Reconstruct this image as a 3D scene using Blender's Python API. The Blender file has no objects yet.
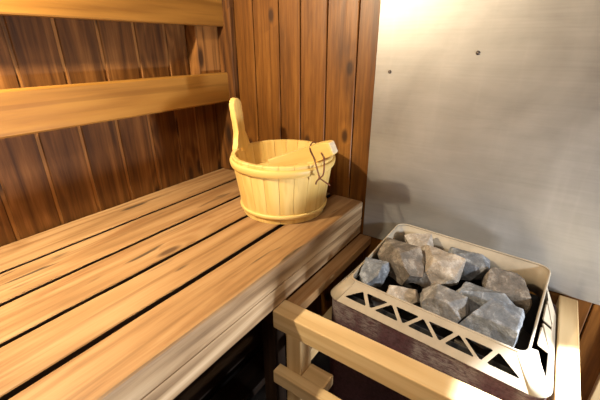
import bpy, bmesh, math, random
from mathutils import Vector, Matrix, noise as mnoise

R = random.Random(7)
SC = bpy.context.scene
COL = SC.collection

# ------------------------------------------------------------------ helpers
def link(o, parent=None):
    COL.objects.link(o)
    if parent is not None:
        o.parent = parent
    return o

def tag(o, label=None, cat=None, group=None, kind=None):
    if label: o['label'] = label
    if cat: o['category'] = cat
    if group: o['group'] = group
    if kind: o['kind'] = kind
    return o

def empty(name, loc, label=None, cat=None, group=None):
    """An Empty at the thing's base; children are built in coordinates relative to it."""
    o = bpy.data.objects.new(name, None)
    o.empty_display_size = 0.05
    o.location = loc
    COL.objects.link(o)
    return tag(o, label, cat, group)

class MB:
    """collects shapes with a grain coordinate (gco) and a tone per vertex, built as one mesh object"""
    def __init__(self):
        self.v, self.f, self.g, self.t, self.s = [], [], [], [], []
    def add(self, verts, faces, gco=None, tone=0.5, smooth=False):
        n = len(self.v)
        off = Vector((R.uniform(0, 40), R.uniform(0, 40), R.uniform(0, 40)))
        for i, p in enumerate(verts):
            self.v.append(Vector(p))
            self.g.append((Vector(gco[i]) if gco else Vector(p)) + off)
            self.t.append(tone)
        for f in faces:
            self.f.append([n + i for i in f]); self.s.append(smooth)
    def bm(self, bm, gfun=None, tone=0.5, smooth=False):
        bm.verts.index_update()
        vs = [v.co.copy() for v in bm.verts]
        self.add(vs, [[v.index for v in f.verts] for f in bm.faces], [gfun(p) for p in vs] if gfun else None, tone, smooth)
        bm.free()
    def box(self, lo, hi, axis='x', bevel=0.0, seg=2, tone=0.5, rough=0.0, cuts=0):
        """a board from lo to hi, grain along axis"""
        lo, hi = Vector(lo), Vector(hi)
        bm = bmesh.new()
        bmesh.ops.create_cube(bm, size=1.0)
        c, s = (lo + hi) / 2, hi - lo
        for v in bm.verts:
            v.co = Vector((v.co.x * s.x, v.co.y * s.y, v.co.z * s.z)) + c
        if bevel > 0:
            bmesh.ops.bevel(bm, geom=bm.edges[:], offset=bevel, segments=seg, profile=0.5, affect='EDGES')
        a = 'xyz'.index(axis)
        order = [a] + sorted([i for i in range(3) if i != a], key=lambda i: -s[i])
        if cuts:
            for k in range(1, cuts):
                co = Vector(c); co[a] = lo[a] + s[a] * k / cuts
                no = Vector((0, 0, 0)); no[a] = 1
                bmesh.ops.bisect_plane(bm, geom=bm.verts[:] + bm.edges[:] + bm.faces[:], plane_co=co, plane_no=no)
        if rough:
            for v in bm.verts:
                n = mnoise.noise_vector(v.co * 9 + Vector((3, 7, 1)))
                n[a] = 0
                v.co += n * rough
        self.bm(bm, lambda p: (p[order[0]], p[order[1]], p[order[2]]), tone)
    def prism(self, outline, depth, frame, tone=0.5, bevel=0.0):
        """outline: 2D points (u,v); extruded by depth along the frame's third axis. frame: Matrix 4x4. Grain along u."""
        bm = bmesh.new()
        a = [bm.verts.new((u, v, -depth / 2)) for u, v in outline]
        b = [bm.verts.new((u, v, depth / 2)) for u, v in outline]
        n = len(a)
        bm.faces.new(a[::-1]); bm.faces.new(b)
        for i in range(n):
            bm.faces.new((a[i], a[(i + 1) % n], b[(i + 1) % n], b[i]))
        if bevel:
            e = [e for e in bm.edges if len({f for f in e.link_faces}) == 2 and abs(e.verts[0].co.z - e.verts[1].co.z) < 1e-6]
            bmesh.ops.bevel(bm, geom=e, offset=bevel, segments=3, profile=0.5, affect='EDGES')
        bm.verts.index_update()
        loc = [v.co.copy() for v in bm.verts]
        self.add([frame @ p for p in loc], [[v.index for v in f.verts] for f in bm.faces], loc, tone, False)
        bm.free()
    def tube(self, pts, r, n=8, closed=False, tone=0.5, cap=True):
        pts = [Vector(p) for p in pts]
        m = len(pts)
        verts, gco, faces = [], [], []
        prev = None; L = 0
        for i, p in enumerate(pts):
            if closed:
                t = (pts[(i + 1) % m] - pts[i - 1]).normalized()
            else:
                t = (pts[min(i + 1, m - 1)] - pts[max(i - 1, 0)]).normalized()
            if prev is None:
                q = Vector((0, 0, 1)) if abs(t.z) < 0.9 else Vector((1, 0, 0))
                u = t.cross(q).normalized()
            else:
                u = (prev - t * prev.dot(t)).normalized()
            prev = u
            w = t.cross(u)
            if i: L += (p - pts[i - 1]).length
            rr = r[i] if isinstance(r, (list, tuple)) else r
            for k in range(n):
                a = 2 * math.pi * k / n
                verts.append(p + u * math.cos(a) * rr + w * math.sin(a) * rr)
                gco.append((L, math.cos(a) * rr, math.sin(a) * rr))
        for i in range(m if closed else m - 1):
            j = (i + 1) % m
            for k in range(n):
                faces.append((i * n + k, i * n + (k + 1) % n, j * n + (k + 1) % n, j * n + k))
        if cap and not closed:
            faces.append(tuple(range(n))[::-1]); faces.append(tuple((m - 1) * n + k for k in range(n)))
        self.add(verts, faces, gco, tone, True)
    def lathe(self, prof, n=64, center=(0, 0, 0), closed=False, tone=0.5, smooth=True):
        cx, cy, cz = center
        verts, gco, faces = [], [], []
        m = len(prof)
        for i, (r, z) in enumerate(prof):
            for k in range(n):
                a = 2 * math.pi * k / n
                verts.append((cx + r * math.cos(a), cy + r * math.sin(a), cz + z))
                gco.append((a * 0.13, r, z))
        for i in range(m if closed else m - 1):
            j = (i + 1) % m
            for k in range(n):
                faces.append((i * n + k, i * n + (k + 1) % n, j * n + (k + 1) % n, j * n + k))
        self.add(verts, faces, gco, tone, smooth)
    def build(self, name, mat, parent=None, origin=None, label=None):
        """origin: where the parent (or the object's own base) stands in the world"""
        o3 = Vector(origin) if origin is not None else Vector((0, 0, 0))
        if origin is None and parent is not None:
            o3 = Vector(parent.location)
            q = parent
            while q.parent:
                q = q.parent; o3 += Vector(q.location)
        me = bpy.data.meshes.new(name)
        me.from_pydata([tuple(v - o3) for v in self.v], [], self.f)
        a = me.attributes.new('gco', 'FLOAT_VECTOR', 'POINT')
        a.data.foreach_set('vector', [c for g in self.g for c in g])
        t = me.attributes.new('tone', 'FLOAT', 'POINT')
        t.data.foreach_set('value', self.t)
        me.polygons.foreach_set('use_smooth', self.s)
        me.materials.append(mat)
        bm = bmesh.new(); bm.from_mesh(me)
        bmesh.ops.recalc_face_normals(bm, faces=bm.faces[:])
        bm.to_mesh(me); bm.free()
        me.update()
        o = bpy.data.objects.new(name, me)
        if parent is None:
            o.location = o3
        link(o, parent)
        if label: o['label'] = label
        return o

# ------------------------------------------------------------------ materials
class NT:
    def __init__(self, name):
        self.m = bpy.data.materials.new(name); self.m.use_nodes = True
        self.t = self.m.node_tree; self.t.nodes.clear()
        self.out = self.t.nodes.new('ShaderNodeOutputMaterial')
        self.p = self.t.nodes.new('ShaderNodeBsdfPrincipled')
        self.l(self.p.outputs[0], self.out.inputs[0])
    def l(self, a, b): self.t.links.new(a, b)
    def n(self, typ, **kw):
        x = self.t.nodes.new('ShaderNode' + typ)
        for k, v in kw.items(): setattr(x, k, v)
        return x
    def put(self, sock, v):
        if isinstance(v, bpy.types.NodeSocket): self.l(v, sock)
        else: sock.default_value = v
    def math(self, op, a, b=0.0, c=None, clamp=False):
        x = self.n('Math', operation=op, use_clamp=clamp)
        self.put(x.inputs[0], a); self.put(x.inputs[1], b)
        if c is not None: self.put(x.inputs[2], c)
        return x.outputs[0]
    def vscale(self, v, s):
        x = self.n('Vector' + 'Math', operation='MULTIPLY')
        self.l(v, x.inputs[0]); x.inputs[1].default_value = s
        return x.outputs[0]
    def noise(self, v, scale=1.0, detail=3.0, rough=0.55, dist=0.0):
        x = self.n('TexNoise')
        self.l(v, x.inputs['Vector'])
        x.inputs['Scale'].default_value = scale; x.inputs['Detail'].default_value = detail
        x.inputs['Roughness'].default_value = rough; x.inputs['Distortion'].default_value = dist
        return x.outputs['Fac']
    def ramp(self, f, stops, interp='LINEAR'):
        x = self.n('ValToRGB'); x.color_ramp.interpolation = interp
        e = x.color_ramp.elements
        while len(e) > 1: e.remove(e[0])
        e[0].position = stops[0][0]; e[0].color = (*stops[0][1], 1)
        for p, c in stops[1:]:
            k = e.new(p); k.color = (*c, 1)
        self.put(x.inputs[0], f)
        return x.outputs[0]
    def maprange(self, f, a, b, c=0.0, d=1.0, smooth=True):
        x = self.n('MapRange', interpolation_type='SMOOTHSTEP' if smooth else 'LINEAR')
        self.put(x.inputs[0], f)
        for i, v in enumerate((a, b, c, d)): x.inputs[i + 1].default_value = v
        return x.outputs[0]
    def mix(self, f, a, b, mode='MIX'):
        x = self.n('Mix', data_type='RGBA', blend_type=mode)
        self.put(x.inputs[0], f)
        for i, v in ((6, a), (7, b)):
            if isinstance(v, bpy.types.NodeSocket): self.l(v, x.inputs[i])
            else: x.inputs[i].default_value = (*v, 1)
        return x.outputs[2]
    def bump(self, h, strength, dist=0.002):
        x = self.n('Bump'); x.inputs['Strength'].default_value = strength; x.inputs['Distance'].default_value = dist
        self.l(h, x.inputs['Height']); self.l(x.outputs[0], self.p.inputs['Normal'])
    def attr(self, name):
        return self.n('Attribute', attribute_name=name)

def wood(name, dark, mid, light, knot=(.05, .02, .01), rings=30, knots=0.6, stain=None, stain_amt=0.0,
         rough=0.55, tone_amt=0.5, fiber=0.35, bump=0.25, spec=0.3, ring_amt=0.5, streak=0.0, knot_len=4.2, lines=.45):
    N = NT(name)
    g = N.attr('gco').outputs['Vector']
    tone = N.attr('tone').outputs['Fac']
    # knots: some cells of a stretched voronoi
    vo = N.n('TexVoronoi', feature='F1', voronoi_dimensions='2D')
    N.l(N.vscale(g, (knot_len, 13, 13)), vo.inputs['Vector']); vo.inputs['Scale'].default_value = 1.0
    sep = N.n('SeparateColor'); N.l(vo.outputs['Color'], sep.inputs[0])
    on = N.math('LESS_THAN', sep.outputs[0], knots)
    d = vo.outputs['Distance']
    kn = N.math('MULTIPLY', N.maprange(d, 0.06, 0.17, 1, 0), on)
    halo = N.math('MULTIPLY', N.maprange(d, 0.0, 0.55, 1, 0), on)
    n1 = N.noise(N.vscale(g, (1.1, 11, 11)), 1.0, 1.5, 0.4, 0.25)
    fld = N.math('ADD', n1, N.math('MULTIPLY', halo, 0.22))
    rg = N.math('SINE', N.math('MULTIPLY', fld, rings * 5.0))
    rg = N.math('MULTIPLY_ADD', rg, 0.5, 0.5)
    fb = N.noise(N.vscale(g, (5, 95, 95)), 1.0, 4, 0.68)
    broad = N.noise(N.vscale(g, (1.6, 7, 7)), 1.0, 3, 0.6)
    val = N.math('MULTIPLY', rg, ring_amt * 0.5)
    val = N.math('ADD', val, N.math('MULTIPLY', N.math('SUBTRACT', fb, 0.5), fiber * 2))
    val = N.math('ADD', val, N.math('MULTIPLY', N.math('SUBTRACT', broad, 0.5), 0.7))
    val = N.math('ADD', val, N.math('MULTIPLY', N.math('SUBTRACT', tone, 0.5), tone_amt))
    val = N.math('ADD', val, 0.5 - ring_amt * 0.25, clamp=True)
    c = N.ramp(val, [(0.1, dark), (0.5, mid), (0.9, light)])
    ln = N.noise(N.vscale(g, (1.8, 62, 62)), 1.0, 2, 0.5, 0.15)
    c = N.mix(N.math('MULTIPLY', N.maprange(ln, .54, .66), lines), c, dark)
    if stain is not None:
        s = N.noise(N.vscale(g, (2.6, 15, 15)), 1.0, 4, 0.65, 0.6)
        c = N.mix(N.math('MULTIPLY', N.maprange(s, 0.52, 0.78), stain_amt), c, stain)
    if streak:
        s2 = N.noise(N.vscale(g, (5.5, 42, 42)), 1.0, 2, 0.5, 0.4)
        c = N.mix(N.math('MULTIPLY', N.maprange(s2, 0.64, 0.74), streak), c, (.07, .045, .025))
    c = N.mix(N.math('MULTIPLY', kn, 0.85), c, knot)
    N.l(c, N.p.inputs['Base Color'])
    N.p.inputs['Roughness'].default_value = rough
    N.p.inputs['Specular IOR Level'].default_value = spec
    N.bump(N.math('ADD', fb, N.math('MULTIPLY', rg, 0.3)), bump, 0.0015)
    return N.m

M = {}
M['panel'] = wood('stained panelling wood', (.060, .019, .0025), (.165, .062, .0095), (.30, .128, .024), knots=.58, rings=6, knot=(.03, .011, .004), tone_amt=.4, rough=.42, spec=.4, ring_amt=.2, fiber=.5, stain=(.055, .020, .006), stain_amt=.6, knot_len=6.5)
M['panel_side'] = wood('weathered dark panelling', (.040, .014, .003), (.155, .060, .013), (.32, .14, .036), knots=.45, rings=9, knot=(.018, .008, .004), tone_amt=.45, rough=.6, spec=.25, ring_amt=.42, fiber=.45, stain=(.022, .010, .005), stain_amt=.8)
M['backrest'] = wood('golden backrest wood', (.16, .065, .009), (.30, .14, .025), (.41, .215, .045), knots=.06, rings=7, tone_amt=.3, rough=.45, ring_amt=.35, fiber=.2, stain=(.2, .08, .02), stain_amt=.5)
M['seat'] = wood('worn bench wood', (.17, .083, .030), (.355, .205, .088), (.50, .325, .162), knots=.10, rings=8, tone_amt=.35, rough=.55, ring_amt=.42, fiber=.34, stain=(.20, .085, .028), stain_amt=.75, streak=.9, knot=(.08, .04, .02))
M['apron'] = wood('pale bench edge wood', (.15, .08, .035), (.46, .31, .17), (.70, .53, .335), knots=.08, rings=7, lines=.6, tone_amt=.3, rough=.6, ring_amt=1.0, fiber=.3, stain=(.22, .12, .05), stain_amt=.55)
M['rail'] = wood('pale spruce', (.52, .34, .15), (.70, .51, .265), (.80, .63, .37), knots=.08, rings=7, tone_amt=.3, rough=.5, ring_amt=.55, fiber=.2, knot=(.22, .1, .04))
M['pine'] = wood('new pine', (.66, .43, .115), (.82, .59, .20), (.88, .68, .30), knots=.02, rings=7, tone_amt=.35, rough=.4, ring_amt=.5, fiber=.16, bump=.1, knot=(.4, .2, .06))
M['pine_end'] = wood('pale pine end grain', (.7, .55, .34), (.8, .66, .45), (.86, .74, .55), knots=0, rings=10, rough=.5, fiber=.1)
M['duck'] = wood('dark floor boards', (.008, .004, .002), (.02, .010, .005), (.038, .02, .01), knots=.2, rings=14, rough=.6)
M['cleat'] = wood('grey brown block wood', (.07, .033, .012), (.14, .07, .026), (.22, .12, .05), knots=.5, rings=12, rough=.6, stain=(.05, .025, .012), stain_amt=.7)

def plain(name, col, rough=0.5, metal=0.0, var=0.15, scale=20, bump=0.0, spec=.5):
    N = NT(name)
    co = N.n('TexCoord').outputs['Object']
    f = N.noise(co, scale, 4, .6)
    a = tuple(max(0, c * (1 - var)) for c in col); b = tuple(min(1, c * (1 + var)) for c in col)
    N.l(N.ramp(f, [(.3, a), (.7, b)]), N.p.inputs['Base Color'])
    N.p.inputs['Roughness'].default_value = rough; N.p.inputs['Metallic'].default_value = metal
    N.p.inputs['Specular IOR Level'].default_value = spec
    if bump: N.bump(N.noise(co, scale * 6, 4, .6), bump, .001)
    return N.m

def steel_sheet():
    N = NT('dull stainless sheet')
    co = N.n('TexCoord').outputs['Object']
    hb = N.noise(N.vscale(co, (1, 2.2, 260)), 1, 3, .6)           # horizontal brushing
    cl = N.noise(N.vscale(co, (1, 3.2, 2.6)), 1, 5, .62, .4)       # cloudy wiped stains
    sm = N.noise(N.vscale(co, (1, 5, 26)), 1, 4, .65, .8)          # smears
    dr = N.noise(N.vscale(co, (1, 45, 2.4)), 1, 3, .6)             # runs
    v = N.math('ADD', N.math('MULTIPLY', cl, .7), N.math('MULTIPLY', sm, .25))
    v = N.math('ADD', v, N.math('MULTIPLY', hb, .12))
    c = N.ramp(v, [(.35, (.30, .295, .285)), (.55, (.42, .415, .40)), (.75, (.53, .525, .51))])
    c = N.mix(N.math('MULTIPLY', N.maprange(dr, .55, .8), .10), c, (.72, .71, .68))
    N.l(c, N.p.inputs['Base Color'])
    N.p.inputs['Metallic'].default_value = .7
    N.l(N.math('ADD', N.math('MULTIPLY', cl, .22), .36), N.p.inputs['Roughness'])
    N.p.inputs['Anisotropic'].default_value = .35
    N.bump(N.math('ADD', hb, N.math('MULTIPLY', sm, .4)), .06, .001)
    return N.m
M['steel'] = steel_sheet()
M['screw'] = plain('dark screw metal', (.12, .10, .09), .45, .8)
M['guard'] = plain('warm grey enamel', (.38, .325, .245), .5, .0, .12, 25, .04)
M['liner'] = plain('sooty tub metal', (.035, .033, .032), .75, .2)
M['cord'] = plain('brown leather cord', (.13, .045, .02), .7)
M['floor'] = plain('dark floor', (.022, .017, .014), .8)
M['element'] = plain('black heating tube', (.02, .02, .022), .5, .5)

def body_mat():
    N = NT('maroon speckled enamel')
    co = N.n('TexCoord').outputs['Object']
    sp = N.noise(co, 180, 3, .7)
    base = N.ramp(sp, [(.35, (.040, .012, .018)), (.7, (.105, .042, .055))])
    sep = N.n('SeparateXYZ'); N.l(co, sep.inputs[0])
    # upper strip scratched and dusty grey (object coordinates: heater's base at the floor)
    w = N.noise(N.vscale(co, (70, 60, 240)), 1, 5, .75, .3)
    top = N.maprange(sep.outputs[2], .42, .46)
    along = N.noise(N.vscale(co, (0, 9, 0)), 1, 2, .5)
    f = N.math('MULTIPLY', N.math('MULTIPLY', N.maprange(w, .34, .66, 0, .85), top), N.maprange(along, .42, .56, .12, .95))
    N.l(N.mix(f, base, (.31, .28, .26)), N.p.inputs['Base Color'])
    N.p.inputs['Roughness'].default_value = .55
    N.bump(sp, .15, .001)
    return N.m
M['body'] = body_mat()

def stone_mat(name, lo, mid, hi, patch):
    N = NT(name)
    co = N.n('TexCoord').outputs['Object']
    a = N.noise(co, 38, 6, .66, .3)
    b = N.noise(co, 14, 3, .6, .6)
    fine = N.noise(co, 260, 4, .7)
    v = N.math('ADD', N.math('MULTIPLY', a, .75), N.math('MULTIPLY', fine, .25))
    c = N.ramp(v, [(.32, lo), (.5, mid), (.66, hi)])
    c = N.mix(N.math('MULTIPLY', N.maprange(b, .5, .68), .6), c, patch)
    N.l(c, N.p.inputs['Base Color'])
    N.p.inputs['Roughness'].default_value = .72
    N.p.inputs['Specular IOR Level'].default_value = .35
    N.bump(N.math('ADD', a, N.math('MULTIPLY', fine, .35)), .55, .004)
    return N.m
M['stone_grey'] = stone_mat('grey stone', (.10, .095, .09), (.20, .195, .19), (.45, .44, .43), (.16, .13, .10))
M['stone_blue'] = stone_mat('blue grey stone', (.08, .088, .10), (.17, .185, .205), (.44, .47, .51), (.13, .12, .11))
M['stone_brown'] = stone_mat('brown grey stone', (.07, .06, .05), (.15, .13, .11), (.38, .34, .29), (.17, .115, .07))
M['stone_tan'] = stone_mat('pale tan stone', (.18, .155, .125), (.33, .29, .245), (.62, .57, .50), (.36, .26, .16))

# ------------------------------------------------------------------ the room
XW, YW, ZC = .86, .93, 2.05         # end wall, backrest wall, ceiling
XF, YR = -1.35, -1.15               # behind and right of the camera

def plank_wall(name, axis, at, edges, z0, z1, inward, mat, groove=.003, depth=.03, tongue=None, tones=(.3, .7)):
    """boards side by side in the plane axis-across = at; the room is on the side opposite to inward"""
    m = MB()
    def put(a, b, d0, d1, bevel, t):
        p, q = at + inward * d0, at + inward * d1
        p, q = min(p, q), max(p, q)
        if axis == 'x': m.box((a, p, z0), (b, q, z1), 'z', bevel, 1, t)
        else: m.box((p, a, z0), (q, b, z1), 'z', bevel, 1, t)
    for a, b in zip(edges[:-1], edges[1:]):
        put(a + groove / 2, b - groove / 2, 0, depth, .0018, R.uniform(*tones))
        if tongue is not None:
            put(b - groove, b + groove, .0035, .015, 0, tongue)
    put(edges[0], edges[-1], depth * .8, depth, 0, 0)
    return tag(m.build(name, mat), kind='structure')

ex = [-1.35 + .0935 * k for k in range(16)]
ex = [x for x in ex if x < .10] + [.125, .217, .311, .403, .496, .590, .682, .755, .86]
plank_wall('wall_left', 'x', YW, ex, 0, ZC, 1, M['panel_side'], groove=.0075, tongue=1.9)
ey = [-1.15, -1.06, -.97, -.88, -.79, -.70, -.61, -.52, -.43, -.34, -.25, -.165, -.075, .015, .105, .195, .285, .372, .427, .514, .597, .669, .762, .838, .93]
plank_wall('wall_back', 'y', XW, ey, 0, ZC, 1, M['panel'])
plank_wall('wall_right', 'x', YR, [-1.35 + .092 * k for k in range(25)], 0, ZC, -1, M['panel'])
plank_wall('wall_front', 'y', XF, [-1.15 + .0945 * k for k in range(23)], 0, ZC, -1, M['panel'])
m = MB(); m.box((XF - .03, YR - .03, ZC), (XW + .03, YW + .03, ZC + .03), 'x'); tag(m.build('ceiling', M['panel']), kind='structure')
m = MB(); m.box((XF - .03, YR - .03, -.04), (XW + .03, YW + .03, 0), 'x'); tag(m.build('floor', M['floor']), kind='structure')
# dark corner strip between the two panelled walls
m = MB(); m.box((.838, .832, .60), (.86, .93, ZC), 'z', .003, 1, .12); tag(m.build('trim_1', M['panel_side']), kind='structure')
# pale upright board on the end wall, low on the right
m = MB(); m.box((.845, -.34, 0), (.86, -.219, .46), 'z', .002, 1, .8); tag(m.build('trim_2', M['rail']), kind='structure')

# ------------------------------------------------------------------ bench
BT = .60
bench = empty('sauna_bench', (-.2, .65, 0), 'wide worn wooden sauna bench of long tan boards carrying the bucket', 'bench')
XB0, XB1 = -1.30, .855
ys = [(.378, .4760), (.4850, .5795), (.5885, .6885), (.6975, .7985), (.8070, .922)]
for i, (a, b) in enumerate(ys):
    m = MB()
    m.box((XB0, a, BT - (.054 if i == 0 else .034)), (XB1, b, BT), 'x', .004 if i else .007, 3, [.55, .5, .62, .5, .45][i], .0012, 40)
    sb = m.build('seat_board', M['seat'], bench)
    if i == 0:
        sb.data.materials.append(M['apron'])  # front face in paler wood than the top
        for pl in sb.data.polygons:
            if pl.normal.y < -.3: pl.material_index = 1
    sb.data.materials.append(M['duck'])       # flanks coloured dark to paint the shade inside the gaps
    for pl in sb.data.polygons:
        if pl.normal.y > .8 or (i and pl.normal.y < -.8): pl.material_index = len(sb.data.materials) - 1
m = MB(); m.box((XB0, .380, .499), (XB1, .402, BT - .0545), 'x', .002, 2, .5, .001, 40)
m.build('front_apron', M['apron'], bench, label='pale front edge board')
for x in (-1.1, -.3, .445, .82):
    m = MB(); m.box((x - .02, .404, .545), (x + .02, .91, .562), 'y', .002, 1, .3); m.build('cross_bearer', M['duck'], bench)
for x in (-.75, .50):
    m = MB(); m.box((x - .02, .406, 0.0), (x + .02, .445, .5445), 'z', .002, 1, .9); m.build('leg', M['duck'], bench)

# ------------------------------------------------------------------ backrest
back = empty('backrest', (-.2, .872, .82), 'two long golden backrest boards fixed along the dark left wall', 'backrest')
for z0, z1, t in ((.836, .924, .5), (1.053, 1.142, .42)):
    m = MB(); m.box((XB0, .858, z0), (.856, .884, z1), 'x', .004, 2, t, .0008, 30); m.build('backrest_board', M['backrest'], back)
m = MB(); m.box((.752, .885, .875), (.838, .929, 1.10), 'z', .002, 1, 1.0); m.build('support_block', M['panel_side'], back, label='lighter brown wooden block behind the boards')
m = MB(); m.box((-.9, .885, .80), (-.82, .929, 1.14), 'z', .002, 1, .6); m.build('support_block', M['cleat'], back)

# ------------------------------------------------------------------ steel sheet on the end wall
sheet = empty('steel_heat_shield', (.857, -.30, .497), 'large dull brushed steel sheet covering the wall behind the stove', 'heat shield')
m = MB(); m.box((.853, -1.0, .497), (.8595, .372, 1.95), 'y', .0006, 1); m.build('sheet', M['steel'], sheet)
for y, z in ((.335, .943), (.151, .986), (.335, 1.5), (.15, 1.5)):
    m = MB()
    m.tube([(.8532, y, z), (.8515, y, z), (.8505, y, z)], [.0042, .004, .002], 10)
    m.build('screw', M['screw'], sheet)

# ------------------------------------------------------------------ stove
HX0, HX1 = .545, .832
HY0, HY1 = -.098, .308
ZB = .492
stove = empty('sauna_stove', (.69, .105, 0), 'electric sauna stove with perforated beige guard and maroon body, full of stones', 'stove')
TURN = math.radians(-4.0)

def loop(x0, x1, y0, y1, zf, zb, rf, rb, n=8, skew=0.0):
    """rounded rectangle, from the back-left corner round the front to the back-right; z goes from zf in front to zb at the back"""
    pts = []
    def arc(cx, cy, r, a0, a1):
        for k in range(n + 1):
            a = a0 + (a1 - a0) * k / n
            pts.append((cx + r * math.cos(a), cy + r * math.sin(a)))
    arc(x1 - rb, y1 - rb, rb, 0, math.pi / 2)             # back left
    arc(x0 + rf, y1 - rf, rf, math.pi / 2, math.pi)       # front left
    arc(x0 + rf, y0 + rf, rf, math.pi, 1.5 * math.pi)     # front right
    arc(x1 - rb, y0 + rb, rb, 1.5 * math.pi, 2 * math.pi) # back right
    xm = x0 + .01
    ymid = (y0 + y1) / 2
    return [Vector((x, y + (skew * (x1 - x) / (x1 - x0) if y < ymid else 0), zf + (zb - zf) * max(0, min(1, (x - xm) / (x1 - .02 - xm))))) for x, y in pts]
n = 8
TOP = loop(.579, .832, -.066, .270, .536, .570, .018, .024, n, -.002)
BOT = loop(HX0, .832, HY0, HY1, ZB, ZB, .030, .012, n, -.016)

def panel_with_holes(m, P, ups, n_tri, margin_u, v0, v1):
    """flat panel P(u,v), 0..1, with alternating triangular holes"""
    bm = bmesh.new()
    def ring(pts):
        vs = [bm.verts.new((u, v, 0)) for u, v in pts]
        return [bm.edges.new((vs[i], vs[(i + 1) % len(vs)])) for i in range(len(vs))]
    es = ring([(0, 0), (1, 0), (1, 1), (0, 1)])
    w = (1 - 2 * margin_u) / n_tri
    for k in range(n_tri):
        c = margin_u + w * (k + .5)
        h = w * .74
        up = (k % 2 == 0) == ups
        if up: tri = [(c - h, v1), (c, v0), (c + h, v1)]
        else:  tri = [(c - h, v0), (c + h, v0), (c, v1)]
        # slightly blunted corners
        q = []
        for i in range(3):
            p, a, b = Vector(tri[i]), Vector(tri[i - 1]), Vector(tri[(i + 1) % 3])
            q.append(tuple(p + (a - p) * .07)); q.append(tuple(p + (b - p) * .07))
        es += ring(q)
    bmesh.ops.triangle_fill(bm, edges=es, use_beauty=True, use_dissolve=False)
    bm.verts.index_update()
    vs = [P(v.co.x, v.co.y) for v in bm.verts]
    fs = [[v.index for v in f.verts] for f in bm.faces]
    bm.free()
    m.add(vs, fs)

frame = MB()
iFL0, iFL1 = n + 1, 2 * n + 1          # front-left arc indices
iFR0, iFR1 = 2 * n + 2, 3 * n + 2      # front-right arc
def lerp(a, b, t): return a + (b - a) * t
# front panel
a0, b0, a1, b1 = TOP[iFL1], BOT[iFL1], TOP[iFR0], BOT[iFR0]
panel_with_holes(frame, lambda u, v: lerp(lerp(a0, a1, u), lerp(b0, b1, u), v), True, 9, .04, .26, .72)
# corner pieces
for i0, i1 in ((iFL0, iFL1), (iFR0, iFR1)):
    vs, fs = [], []
    for i in range(i0, i1 + 1):
        vs += [TOP[i], lerp(TOP[i], BOT[i], .5), BOT[i]]
    for k in range(i1 - i0):
        for q in range(2):
            fs.append((3 * k + q, 3 * k + 3 + q, 3 * k + 4 + q, 3 * k + 1 + q))
    frame.add(vs, fs, smooth=True)
# side panels reach two thirds of the way back, then the rim runs on as a plain upright wall
XS = .765
for i, j in ((iFL0, n), (iFR1, 3 * n + 3)):
    s0, e0 = TOP[i], TOP[j]
    te = lerp(s0, e0, (XS - s0.x) / (e0.x - s0.x)); be = Vector((XS + .02, BOT[i].y + (.016 if j > i else 0), ZB)); sb = BOT[i]
    panel_with_holes(frame, lambda u, v, s0=s0, te=te, sb=sb, be=be: lerp(lerp(s0, te, u), lerp(sb, be, u), v), True, 5, .03, .24, .74)
    te2 = te.copy()
    vs = [te, be, Vector((.79, te.y, ZB)), Vector((.79, te.y, lerp(s0, e0, (.79 - s0.x) / (e0.x - s0.x)).z))]
    frame.add([te, be, Vector((XS + .02, te.y, ZB - .0))], [(0, 1, 2)])
# inner upright wall hanging from the rim all round
vs, fs = [], []
N_ = len(TOP)
for i, p in enumerate(TOP):
    dep = .052 if p.x > .60 else .014
    dep = .014 + (.070 - .014) * max(0, min(1, (p.x - .60) / .2))
    vs += [p, Vector((p.x, p.y, p.z - dep))]
for i in range(N_):
    j = (i + 1) % N_
    fs.append((2 * i, 2 * j, 2 * j + 1, 2 * i + 1))
frame.add(vs, fs, smooth=True)
fr = frame.build('guard_frame', M['guard'], stove, label='beige enamel guard with triangular cut-outs')
sol = fr.modifiers.new('thick', 'SOLIDIFY'); sol.thickness = .0022; sol.offset = 0
m = MB(); m.tube(TOP, .0022, 8, closed=True); m.build('rim', M['guard'], stove)

# body: open-topped shell, and the dark tub inside
def shell(m, loop_xy, z0, z1, bottom=True):
    k = len(loop_xy)
    vs = [Vector((p.x, p.y, z0)) for p in loop_xy] + [Vector((p.x, p.y, z1)) for p in loop_xy]
    fs = [(i, (i + 1) % k, k + (i + 1) % k, k + i) for i in range(k)]
    if bottom: fs.append(tuple(range(k)))
    m.add(vs, fs)
m = MB(); shell(m, loop(HX0 + .004, .828, HY0 + .004, HY1 - .004, 0, 0, .028, .012, 8, -.016), .10, ZB - .001)
bo = m.build('body', M['body'], stove, label='maroon enamel stove body')
sol = bo.modifiers.new('thick', 'SOLIDIFY'); sol.thickness = .002; sol.offset = 0
m = MB(); shell(m, loop(.572, .822, -.07, .283, 0, 0, .02, .012), .40, .500)
tb = m.build('stone_tub', M['liner'], stove, label='sooty dark inner tub')
sol = tb.modifiers.new('thick', 'SOLIDIFY'); sol.thickness = .002; sol.offset = 0
for y in (.03, .105, .18):
    m = MB(); m.tube([(.60, y, .41), (.60, y, .435), (.80, y, .435), (.80, y, .41)], .004, 8); m.build('heating_element', M['element'], stove)
for x, y in ((.57, .28), (.57, -.07), (.80, .28), (.80, -.07)):
    m = MB(); m.tube([(x, y, 0), (x, y, .11)], .014, 10); m.build('foot', M['liner'], stove)

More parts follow.
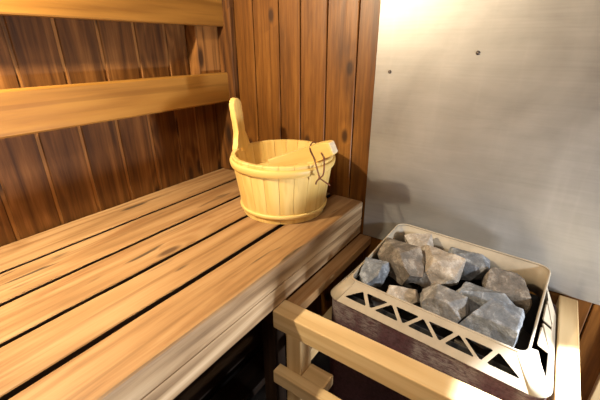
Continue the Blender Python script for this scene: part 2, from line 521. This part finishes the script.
# ------------------------------------------------------------------ stones
ROCKS = []
def stone(name, c, ax, rot, seed, mat, label, group='stones in the stove', npts=13):
    """angular lump: hull of scattered points, cut flat where it meets its neighbours, then subdivided and roughened"""
    r = random.Random(seed)
    bm = bmesh.new()
    for k in range(npts):
        z = 1 - 2 * (k + .5) / npts
        ph = k * 2.399963 + r.uniform(-.6, .6)
        q = math.sqrt(max(0, 1 - z * z))
        d = Vector((q * math.cos(ph), q * math.sin(ph), z))
        d = Vector([math.copysign(abs(t) ** .75, t) for t in d]) * r.uniform(.84, 1.12)
        bm.verts.new((d.x * ax[0], d.y * ax[1], d.z * ax[2]))
    res = bmesh.ops.convex_hull(bm, input=bm.verts[:])
    junk = [g for g in res['geom_interior'] + res['geom_unused'] if isinstance(g, bmesh.types.BMVert)]
    if junk: bmesh.ops.delete(bm, geom=list(set(junk)), context='VERTS')
    from mathutils import Euler
    mw = Matrix.Translation(Vector(c)) @ Euler(rot).to_matrix().to_4x4()
    bm.transform(mw)
    ROCKS.append(dict(name=name, c=Vector(c), bm=bm, mat=mat, label=label, group=group, seed=seed))

def cut(bm, co, no):
    """keep the side behind the plane, capped flat"""
    g = bm.verts[:] + bm.edges[:] + bm.faces[:]
    r = bmesh.ops.bisect_plane(bm, geom=g, plane_co=co, plane_no=no, clear_outer=True)
    e = [x for x in r['geom_cut'] if isinstance(x, bmesh.types.BMEdge)]
    if e: bmesh.ops.holes_fill(bm, edges=[x for x in bm.edges if x.is_boundary], sides=0)

def turned(p):
    c = Vector((.69, .105, 0))
    return Matrix.Rotation(TURN, 3, 'Z') @ (Vector(p) - c) + c + Vector((0, .003, 0))

def settle_stones():
    gap = .0028
    for k, a in enumerate(ROCKS):
        for b in ROCKS[k + 1:]:
            va = [v.co.copy() for v in a['bm'].verts]; vb = [v.co.copy() for v in b['bm'].verts]
            best = None
            base = (b['c'] - a['c']).normalized()
            cand = [base]
            for dx in (-.5, 0, .5):
                for dy in (-.5, 0, .5):
                    for dz in (-.7, -.35, 0, .35, .7):
                        cand.append((base + Vector((dx, dy, dz))).normalized())
            for n in cand:
                ov = max(n.dot(p) for p in va) - min(n.dot(p) for p in vb)
                if best is None or ov < best[0]: best = (ov, n)
            ov, n = best
            if ov > -gap:
                ma = max(n.dot(p) for p in va)
                mid = ma - ov / 2
                cut(a['bm'], n * (mid - gap / 2), n); cut(b['bm'], n * (mid + gap / 2), -n)
    for s_ in ROCKS:
        bm = s_['bm']
        for co, no in (((.594, 0, 0), (-1, 0, 0)), ((.822, 0, 0), (1, 0, 0)), ((.59, -.047, 0), (-.04, -1, 0)), ((0, .264, 0), (0, 1, 0)), ((0, 0, .440), (0, 0, -1))):
            cut(bm, Vector(co), Vector(no))
        bmesh.ops.remove_doubles(bm, verts=bm.verts[:], dist=.0005)
        bmesh.ops.dissolve_limit(bm, angle_limit=math.radians(8), verts=bm.verts[:], edges=bm.edges[:])
        bmesh.ops.bevel(bm, geom=bm.edges[:], offset=.0022, segments=1, profile=.5, affect='EDGES', clamp_overlap=True)
        bmesh.ops.triangulate(bm, faces=bm.faces[:])
        for _ in range(3):
            bmesh.ops.subdivide_edges(bm, edges=[e for e in bm.edges if e.calc_length() > .006], cuts=1, use_grid_fill=True)
            bmesh.ops.triangulate(bm, faces=bm.faces[:])
        bmesh.ops.recalc_face_normals(bm, faces=bm.faces[:])
        bm.normal_update()
        r = random.Random(s_['seed'])
        off = Vector((r.uniform(0, 50), r.uniform(0, 50), r.uniform(0, 50)))
        for v in bm.verts:
            a = mnoise.fractal(v.co * 40 + off, 1.0, 2.0, 4) * .0016 + mnoise.noise(v.co * 190 + off) * .0006 - .0006
            v.co += v.normal * a
        for v in bm.verts: v.co = turned(v.co)
        m = MB(); m.bm(bm)
        o = m.build(s_['name'], s_['mat'], origin=turned(s_['c']))
        tag(o, s_['label'], 'stone', s_['group'])

# view-independent placement: (x, y, z), half sizes, rotation
STONES = []
def ground_dir(deg):
    """heading (radians about z) for a long axis turned deg from the sheet-facing direction"""
    a = math.radians(deg)
    rx, ry, fx, fy = .571, -.821, .821, .571
    x = rx * math.cos(a) - fx * math.sin(a); y = ry * math.cos(a) - fy * math.sin(a)
    return math.atan2(y, x)
ST = [
 # x, y, z, half sizes, heading, tilt x, tilt y, seed, material, label
 (.634, .246, .530, (.035, .031, .028), 0, 10, 0, 3, 'stone_blue', 'small blue-grey stone in the left corner of the stove'),
 (.706, .216, .538, (.072, .039, .034), 62, 18, -14, 14, 'stone_brown', 'tall upright brown-grey stone second from the left, leaning on the back'),
 (.792, .200, .546, (.036, .027, .026), 10, 0, 8, 23, 'stone_tan', 'small tan-topped stone against the back rim, half hidden'),
 (.716, .140, .545, (.064, .042, .036), 48, 14, -10, 31, 'stone_tan', 'large pale tan stone in the middle of the back row'),
 (.782, .088, .536, (.054, .029, .032), 40, -22, -8, 46, 'stone_blue', 'wedge-shaped grey stone at the back, right of the big pale stone'),
 (.752, -.004, .532, (.052, .040, .034), 20, 8, 6, 52, 'stone_brown', 'dark brown stone in the far right corner of the stove'),
 (.672, .022, .530, (.056, .026, .030), 36, -14, -8, 64, 'stone_blue', 'slanting blue-grey stone wedged behind the front right stone'),
 (.616, -.008, .534, (.054, .040, .036), 18, 12, 4, 75, 'stone_blue', 'big rough blue-grey stone in the front right corner'),
 (.617, .080, .532, (.048, .036, .032), 12, 8, 6, 83, 'stone_grey', 'round-topped grey stone at the middle of the front edge'),
 (.616, .160, .522, (.036, .019, .016), 14, 0, 4, 95, 'stone_tan', 'small flat pale stone chip lying at the front edge'),
]
for x, y, z, ax, hd, tx, ty, seed, mt, lb in ST:
    stone('sauna_stone', (x, y, z), tuple(q * 1.24 for q in ax), (math.radians(tx), math.radians(ty), ground_dir(hd)), seed, M[mt], lb)
FILL = [(.655, .180, .478, .030), (.730, .050, .466, .030), (.625, .215, .470, .026), (.66, .10, .466, .026), (.75, .155, .478, .026), (.60, .03, .466, .024), (.775, .235, .478, .026)]
for k, (x, y, z, s) in enumerate(FILL):
    stone('sauna_stone', (x, y, z), (s, s * .8, s * .75), (.2 * k, .1 * k, k), 200 + k, M['stone_brown'], 'dark stone deep in the stove, showing only between the upper stones', 'dark stones of the lower layer')

settle_stones()
stove.location.y += .003; stove.rotation_euler.z = TURN

# ------------------------------------------------------------------ wooden guard rail round the stove
rail = empty('stove_guard_rail', (.60, .12, 0), 'pale wooden guard railing around the sauna stove', 'railing')
def piece(name, lo, hi, axis, tone=.5, mat='rail', bv=.0025):
    m = MB(); m.box(lo, hi, axis, bv, 2, tone, .0005, 12); return m.build(name, M[mat], rail)
piece('front_rail', (.448, -.138, .453), (.492, .382, .4985), 'y', .55)
piece('left_rail', (.4925, .343, .474), (.851, .378, .4985), 'x', .25, 'seat')
piece('right_rail', (.4925, -.138, .451), (.851, -.104, .4955), 'x', .6)
for y in (.312, -.137):
    piece('post', (.4495, y, 0), (.4905, y + .038, .4525), 'z', .5)
piece('lower_rail', (.424, -.138, .326), (.449, .367, .360), 'y', .5)
piece('foot_block', (.4495, .255, .330), (.490, .3115, .358), 'y', .2)
piece('lower_left_rail', (.4925, .328, .330), (.851, .366, .365), 'x', .3)

# ------------------------------------------------------------------ bucket
BC = Vector((.698, .539, BT + .0008))
bucket = empty('sauna_bucket', BC, 'round pale pine stave bucket standing on the bench', 'bucket')
BH, r0, r1, th = .153, .1075, .130, .012
nst = 22
# body: staves side by side, one mesh
m = MB()
for k in range(nst):
    a0, a1 = 2 * math.pi * k / nst, 2 * math.pi * (k + 1) / nst
    gap = .0010 / r1 / 2
    vs, gc, fs = [], [], []
    seg = 4
    for j, (ri, z) in enumerate(((r0, .0), (r0 + (r1 - r0) * .5, BH * .5), (r1, BH - .002), (r1 - .002, BH), (r1 - th + .002, BH), (r1 - th, BH - .002), (r0 - th, .012))):
        for s in range(seg + 1):
            a = a0 + gap + (a1 - a0 - 2 * gap) * s / seg
            q = abs(s - seg / 2) / (seg / 2)
            rr = ri - (.0005 * q ** 6 if j < 4 else 0)
            vs.append(BC + Vector((rr * math.cos(a), rr * math.sin(a), z)))
            gc.append((z + (.03 if j > 3 else 0), (a - a0) * r1, rr))
    w = seg + 1
    for j in range(6):
        for s in range(seg):
            fs.append((j * w + s, j * w + s + 1, (j + 1) * w + s + 1, (j + 1) * w + s))
    fs.append([j * w for j in range(7)]); fs.append([j * w + seg for j in range(7)][::-1])
    m.add(vs, fs, gc, R.uniform(.3, .7))
m.build('stave_body', M['pine'], bucket)
m = MB(); m.lathe([(0.0, .004), (r0 - th + .003, .004), (r0 - th + .003, .013), (0.0, .013)], 48, BC); m.build('bottom', M['pine'], bucket)
def hoop(z, h, bulge):
    m = MB()
    r = lambda zz: r0 + (r1 - r0) * zz / BH
    prof = [(r(z) + .0003, z)]
    for k in range(9):
        a = math.pi * k / 8
        zz = z + h * (1 - math.cos(a)) / 2
        prof.append((r(zz) + .0008 + bulge * math.sin(a) ** .6, zz))
    prof.append((r(z + h) + .0003, z + h))
    m.lathe(prof, 72, BC, closed=True)
    m.build('hoop', M['pine'], bucket)
hoop(.124, .020, .0058)
hoop(.0135, .011, .0040)
# tall handle stave
phi = math.radians(99)
er = Vector((math.cos(phi), math.sin(phi), 0)); et = Vector((-math.sin(phi), math.cos(phi), 0))
lean = Vector((er.x * .10, er.y * .10, 1)).normalized()
fo = BC + er * (r1 - .006) + Vector((0, 0, BH - .012))
fm = Matrix((( lean.x, et.x, er.x, fo.x), (lean.y, et.y, er.y, fo.y), (lean.z, et.z, er.z, fo.z), (0, 0, 0, 1)))
half = [(0, .034), (.012, .033), (.024, .025), (.036, .0185), (.052, .0155), (.075, .0150), (.095, .0165), (.112, .0185), (.124, .0175), (.132, .0125), (.1365, .006)]
out = [(u, v) for u, v in half] + [(.1375, 0)] + [(u, -v) for u, v in reversed(half)]
m = MB(); m.prism(out, .016, fm, .5, .003)
m.build('handle', M['pine'], bucket)

# ------------------------------------------------------------------ ladle resting in the bucket
tip = Vector((.656, .369, BT + .199)); inn = Vector((.708, .585, BT + .112))
d = (inn - tip).normalized()
side = d.cross(Vector((0, 0, 1))).normalized(); upv = side.cross(d).normalized()
ladle = empty('wooden_ladle', tip, 'flat pale pine ladle lying across the bucket rim, end sticking out', 'ladle')
L = (inn - tip).length
roll = math.radians(-12)
wv = upv * math.cos(roll) + side * math.sin(roll); tv = d.cross(wv)
fm = Matrix(((d.x, wv.x, tv.x, tip.x), (d.y, wv.y, tv.y, tip.y), (d.z, wv.z, tv.z, tip.z), (0, 0, 0, 1)))
prof = [(0.0012, .0140), (.006, .0160), (.03, .0172), (.06, .0175), (.11, .0150), (L, .0125)]
m = MB(); m.prism([(u, v) for u, v in prof] + [(u, -v) for u, v in reversed(prof)], .019, fm, .6, .003)
m.build('handle', M['pine'], ladle)
m = MB(); m.prism([(-.0012, .0115), (.0014, .0135), (.0014, -.0135), (-.0012, -.0115)], .015, fm, .6)
m.build('end_face', M['pine_end'], ladle, label='pale sawn end of the handle')
bc = inn + d * .012 + Vector((0, 0, -.012))
m = MB()
bp = [(.006, -.030), (.020, -.028), (.030, -.016), (.034, 0), (.031, 0), (.026, -.014), (.016, -.024), (.004, -.026)]
m.lathe(bp, 32, bc + Vector((0, 0, .006)), closed=False); m.build('bowl', M['pine'], ladle)
# leather loop through the handle
def on(u, v, w): return tip + d * u + wv * v + tv * w
def smooth_path(pts, k=6):
    pts = [Vector(p) for p in pts]; out = []
    for i in range(len(pts) - 1):
        p0, p1, p2, p3 = pts[max(i - 1, 0)], pts[i], pts[i + 1], pts[min(i + 2, len(pts) - 1)]
        for s in range(k):
            t = s / k
            out.append(.5 * ((2 * p1) + (p2 - p0) * t + (2 * p0 - 5 * p1 + 4 * p2 - p3) * t * t + (3 * p1 - p0 - 3 * p2 + p3) * t ** 3))
    return out + [pts[-1]]
sgn = -1 if (on(.03, 0, .02) - tip).dot(Vector((-.79, -.6, 0))) < 0 else 1   # which flat side faces the room
dn = Vector((0, 0, -1))
knot = on(.052, -.02, .017 * sgn) + Vector((-.012, -.018, -.030))
loop_pts = [knot, on(.058, -.012, .0125 * sgn), on(.060, .010, .0115 * sgn), on(.058, .0215, .002 * sgn), on(.056, .0205, -.007 * sgn), on(.054, .01, -.0115 * sgn)]
m = MB(); m.tube(smooth_path(loop_pts), .0018, 8)
m.tube(smooth_path([knot, knot + Vector((-.004, -.012, .014)), on(.028, -.018, .0125 * sgn), on(.030, -.002, .0112 * sgn)]), .0018, 8)
m.tube(smooth_path([knot, knot + Vector((.004, -.012, -.008)), knot + Vector((.006, -.024, -.014))]), .0018, 8)
m.tube(smooth_path([knot, knot + Vector((.0, .008, -.010)), knot + Vector((.004, .012, -.018))]), .0018, 8)
m.lathe([(.0001, -.004), (.003, -.002), (.0034, 0), (.003, .002), (.0001, .004)], 10, knot)
m.build('cord', M['cord'], ladle, label='thin brown leather cord loop')

# ------------------------------------------------------------------ duckboard under the bench
duck = empty('floor_duckboard', (.1, .45, 0), 'dark slatted duckboard on the floor under the bench', 'duckboard')
for k in range(9):
    y = -.10 + k * .105
    if y + .085 > .90: break
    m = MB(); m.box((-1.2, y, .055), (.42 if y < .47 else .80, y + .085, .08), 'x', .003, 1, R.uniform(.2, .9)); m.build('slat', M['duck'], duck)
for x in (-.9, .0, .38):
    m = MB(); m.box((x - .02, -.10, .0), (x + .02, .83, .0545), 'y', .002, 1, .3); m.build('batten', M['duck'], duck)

# ------------------------------------------------------------------ light
def lamp(name, typ, loc, energy, color, aim=None, **kw):
    d = bpy.data.lights.new(name, typ); d.energy = energy; d.color = color
    for k, v in kw.items(): setattr(d, k, v)
    o = bpy.data.objects.new(name, d); COL.objects.link(o); o.location = loc
    if aim is not None:
        o.rotation_euler = (Vector(aim) - Vector(loc)).to_track_quat('-Z', 'Y').to_euler()
    return o
lamp('warm_wall_lamp', 'POINT', (.05, .72, 1.25), 42, (1, .81, .54), shadow_soft_size=.018)
lamp('stove_spot', 'SPOT', (.80, -.75, 1.65), 950, (.94, .97, 1.0), (.50, -.21, .5), spot_size=math.radians(17), spot_blend=.12, shadow_soft_size=.02)
lamp('window_spot', 'SPOT', (.30, -1.0, 1.05), 70, (.90, .95, 1.0), (.69, -.02, .54), spot_size=math.radians(20), spot_blend=.5, shadow_soft_size=.06)
lamp('door_light', 'AREA', (.46, -1.08, .30), 22, (.95, .97, 1.0), (.22, .4, .56), size=.14, shape='SQUARE')
lamp('side_fill', 'SPOT', (-.75, .05, 1.75), 32, (1, .86, .66), (-.2, .74, .64), spot_size=math.radians(60), spot_blend=.7, shadow_soft_size=.1)  # added fill for the left wall and bench, no known fixture
lamp('overhead_fill', 'AREA', (-.25, -.05, 1.8), 4.5, (1, .88, .70), (.45, .45, .5), size=.3, shape='SQUARE')  # added soft fill from overhead, no fitting known up there

w = bpy.data.worlds.new('sauna_air'); SC.world = w; w.use_nodes = True
w.node_tree.nodes['Background'].inputs[0].default_value = (.5, .4, .3, 1)
w.node_tree.nodes['Background'].inputs[1].default_value = .1

# ------------------------------------------------------------------ camera
yaw, pitch, rollc, fpx = 0.608124075, 0.408042124, -0.00222999, 356.774533
fw = Vector((math.cos(yaw), math.sin(yaw), 0)); rt = Vector((math.sin(yaw), -math.cos(yaw), 0)); up = Vector((0, 0, 1))
f = fw * math.cos(pitch) - up * math.sin(pitch); u = fw * math.sin(pitch) + up * math.cos(pitch)
r2 = rt * math.cos(rollc) + u * math.sin(rollc); u2 = -rt * math.sin(rollc) + u * math.cos(rollc)
cd = bpy.data.cameras.new('camera'); cd.sensor_width = 36; cd.lens = 36 * fpx / 600; cd.clip_start = .02
co = bpy.data.objects.new('camera', cd); COL.objects.link(co)
co.matrix_world = Matrix(((r2.x, u2.x, -f.x, 0), (r2.y, u2.y, -f.y, 0), (r2.z, u2.z, -f.z, 1.0), (0, 0, 0, 1)))
SC.camera = co
SC.cycles.use_denoising = True
SC.view_settings.view_transform = 'Standard'
SC.view_settings.look = 'None'
SC.view_settings.exposure = 0.06
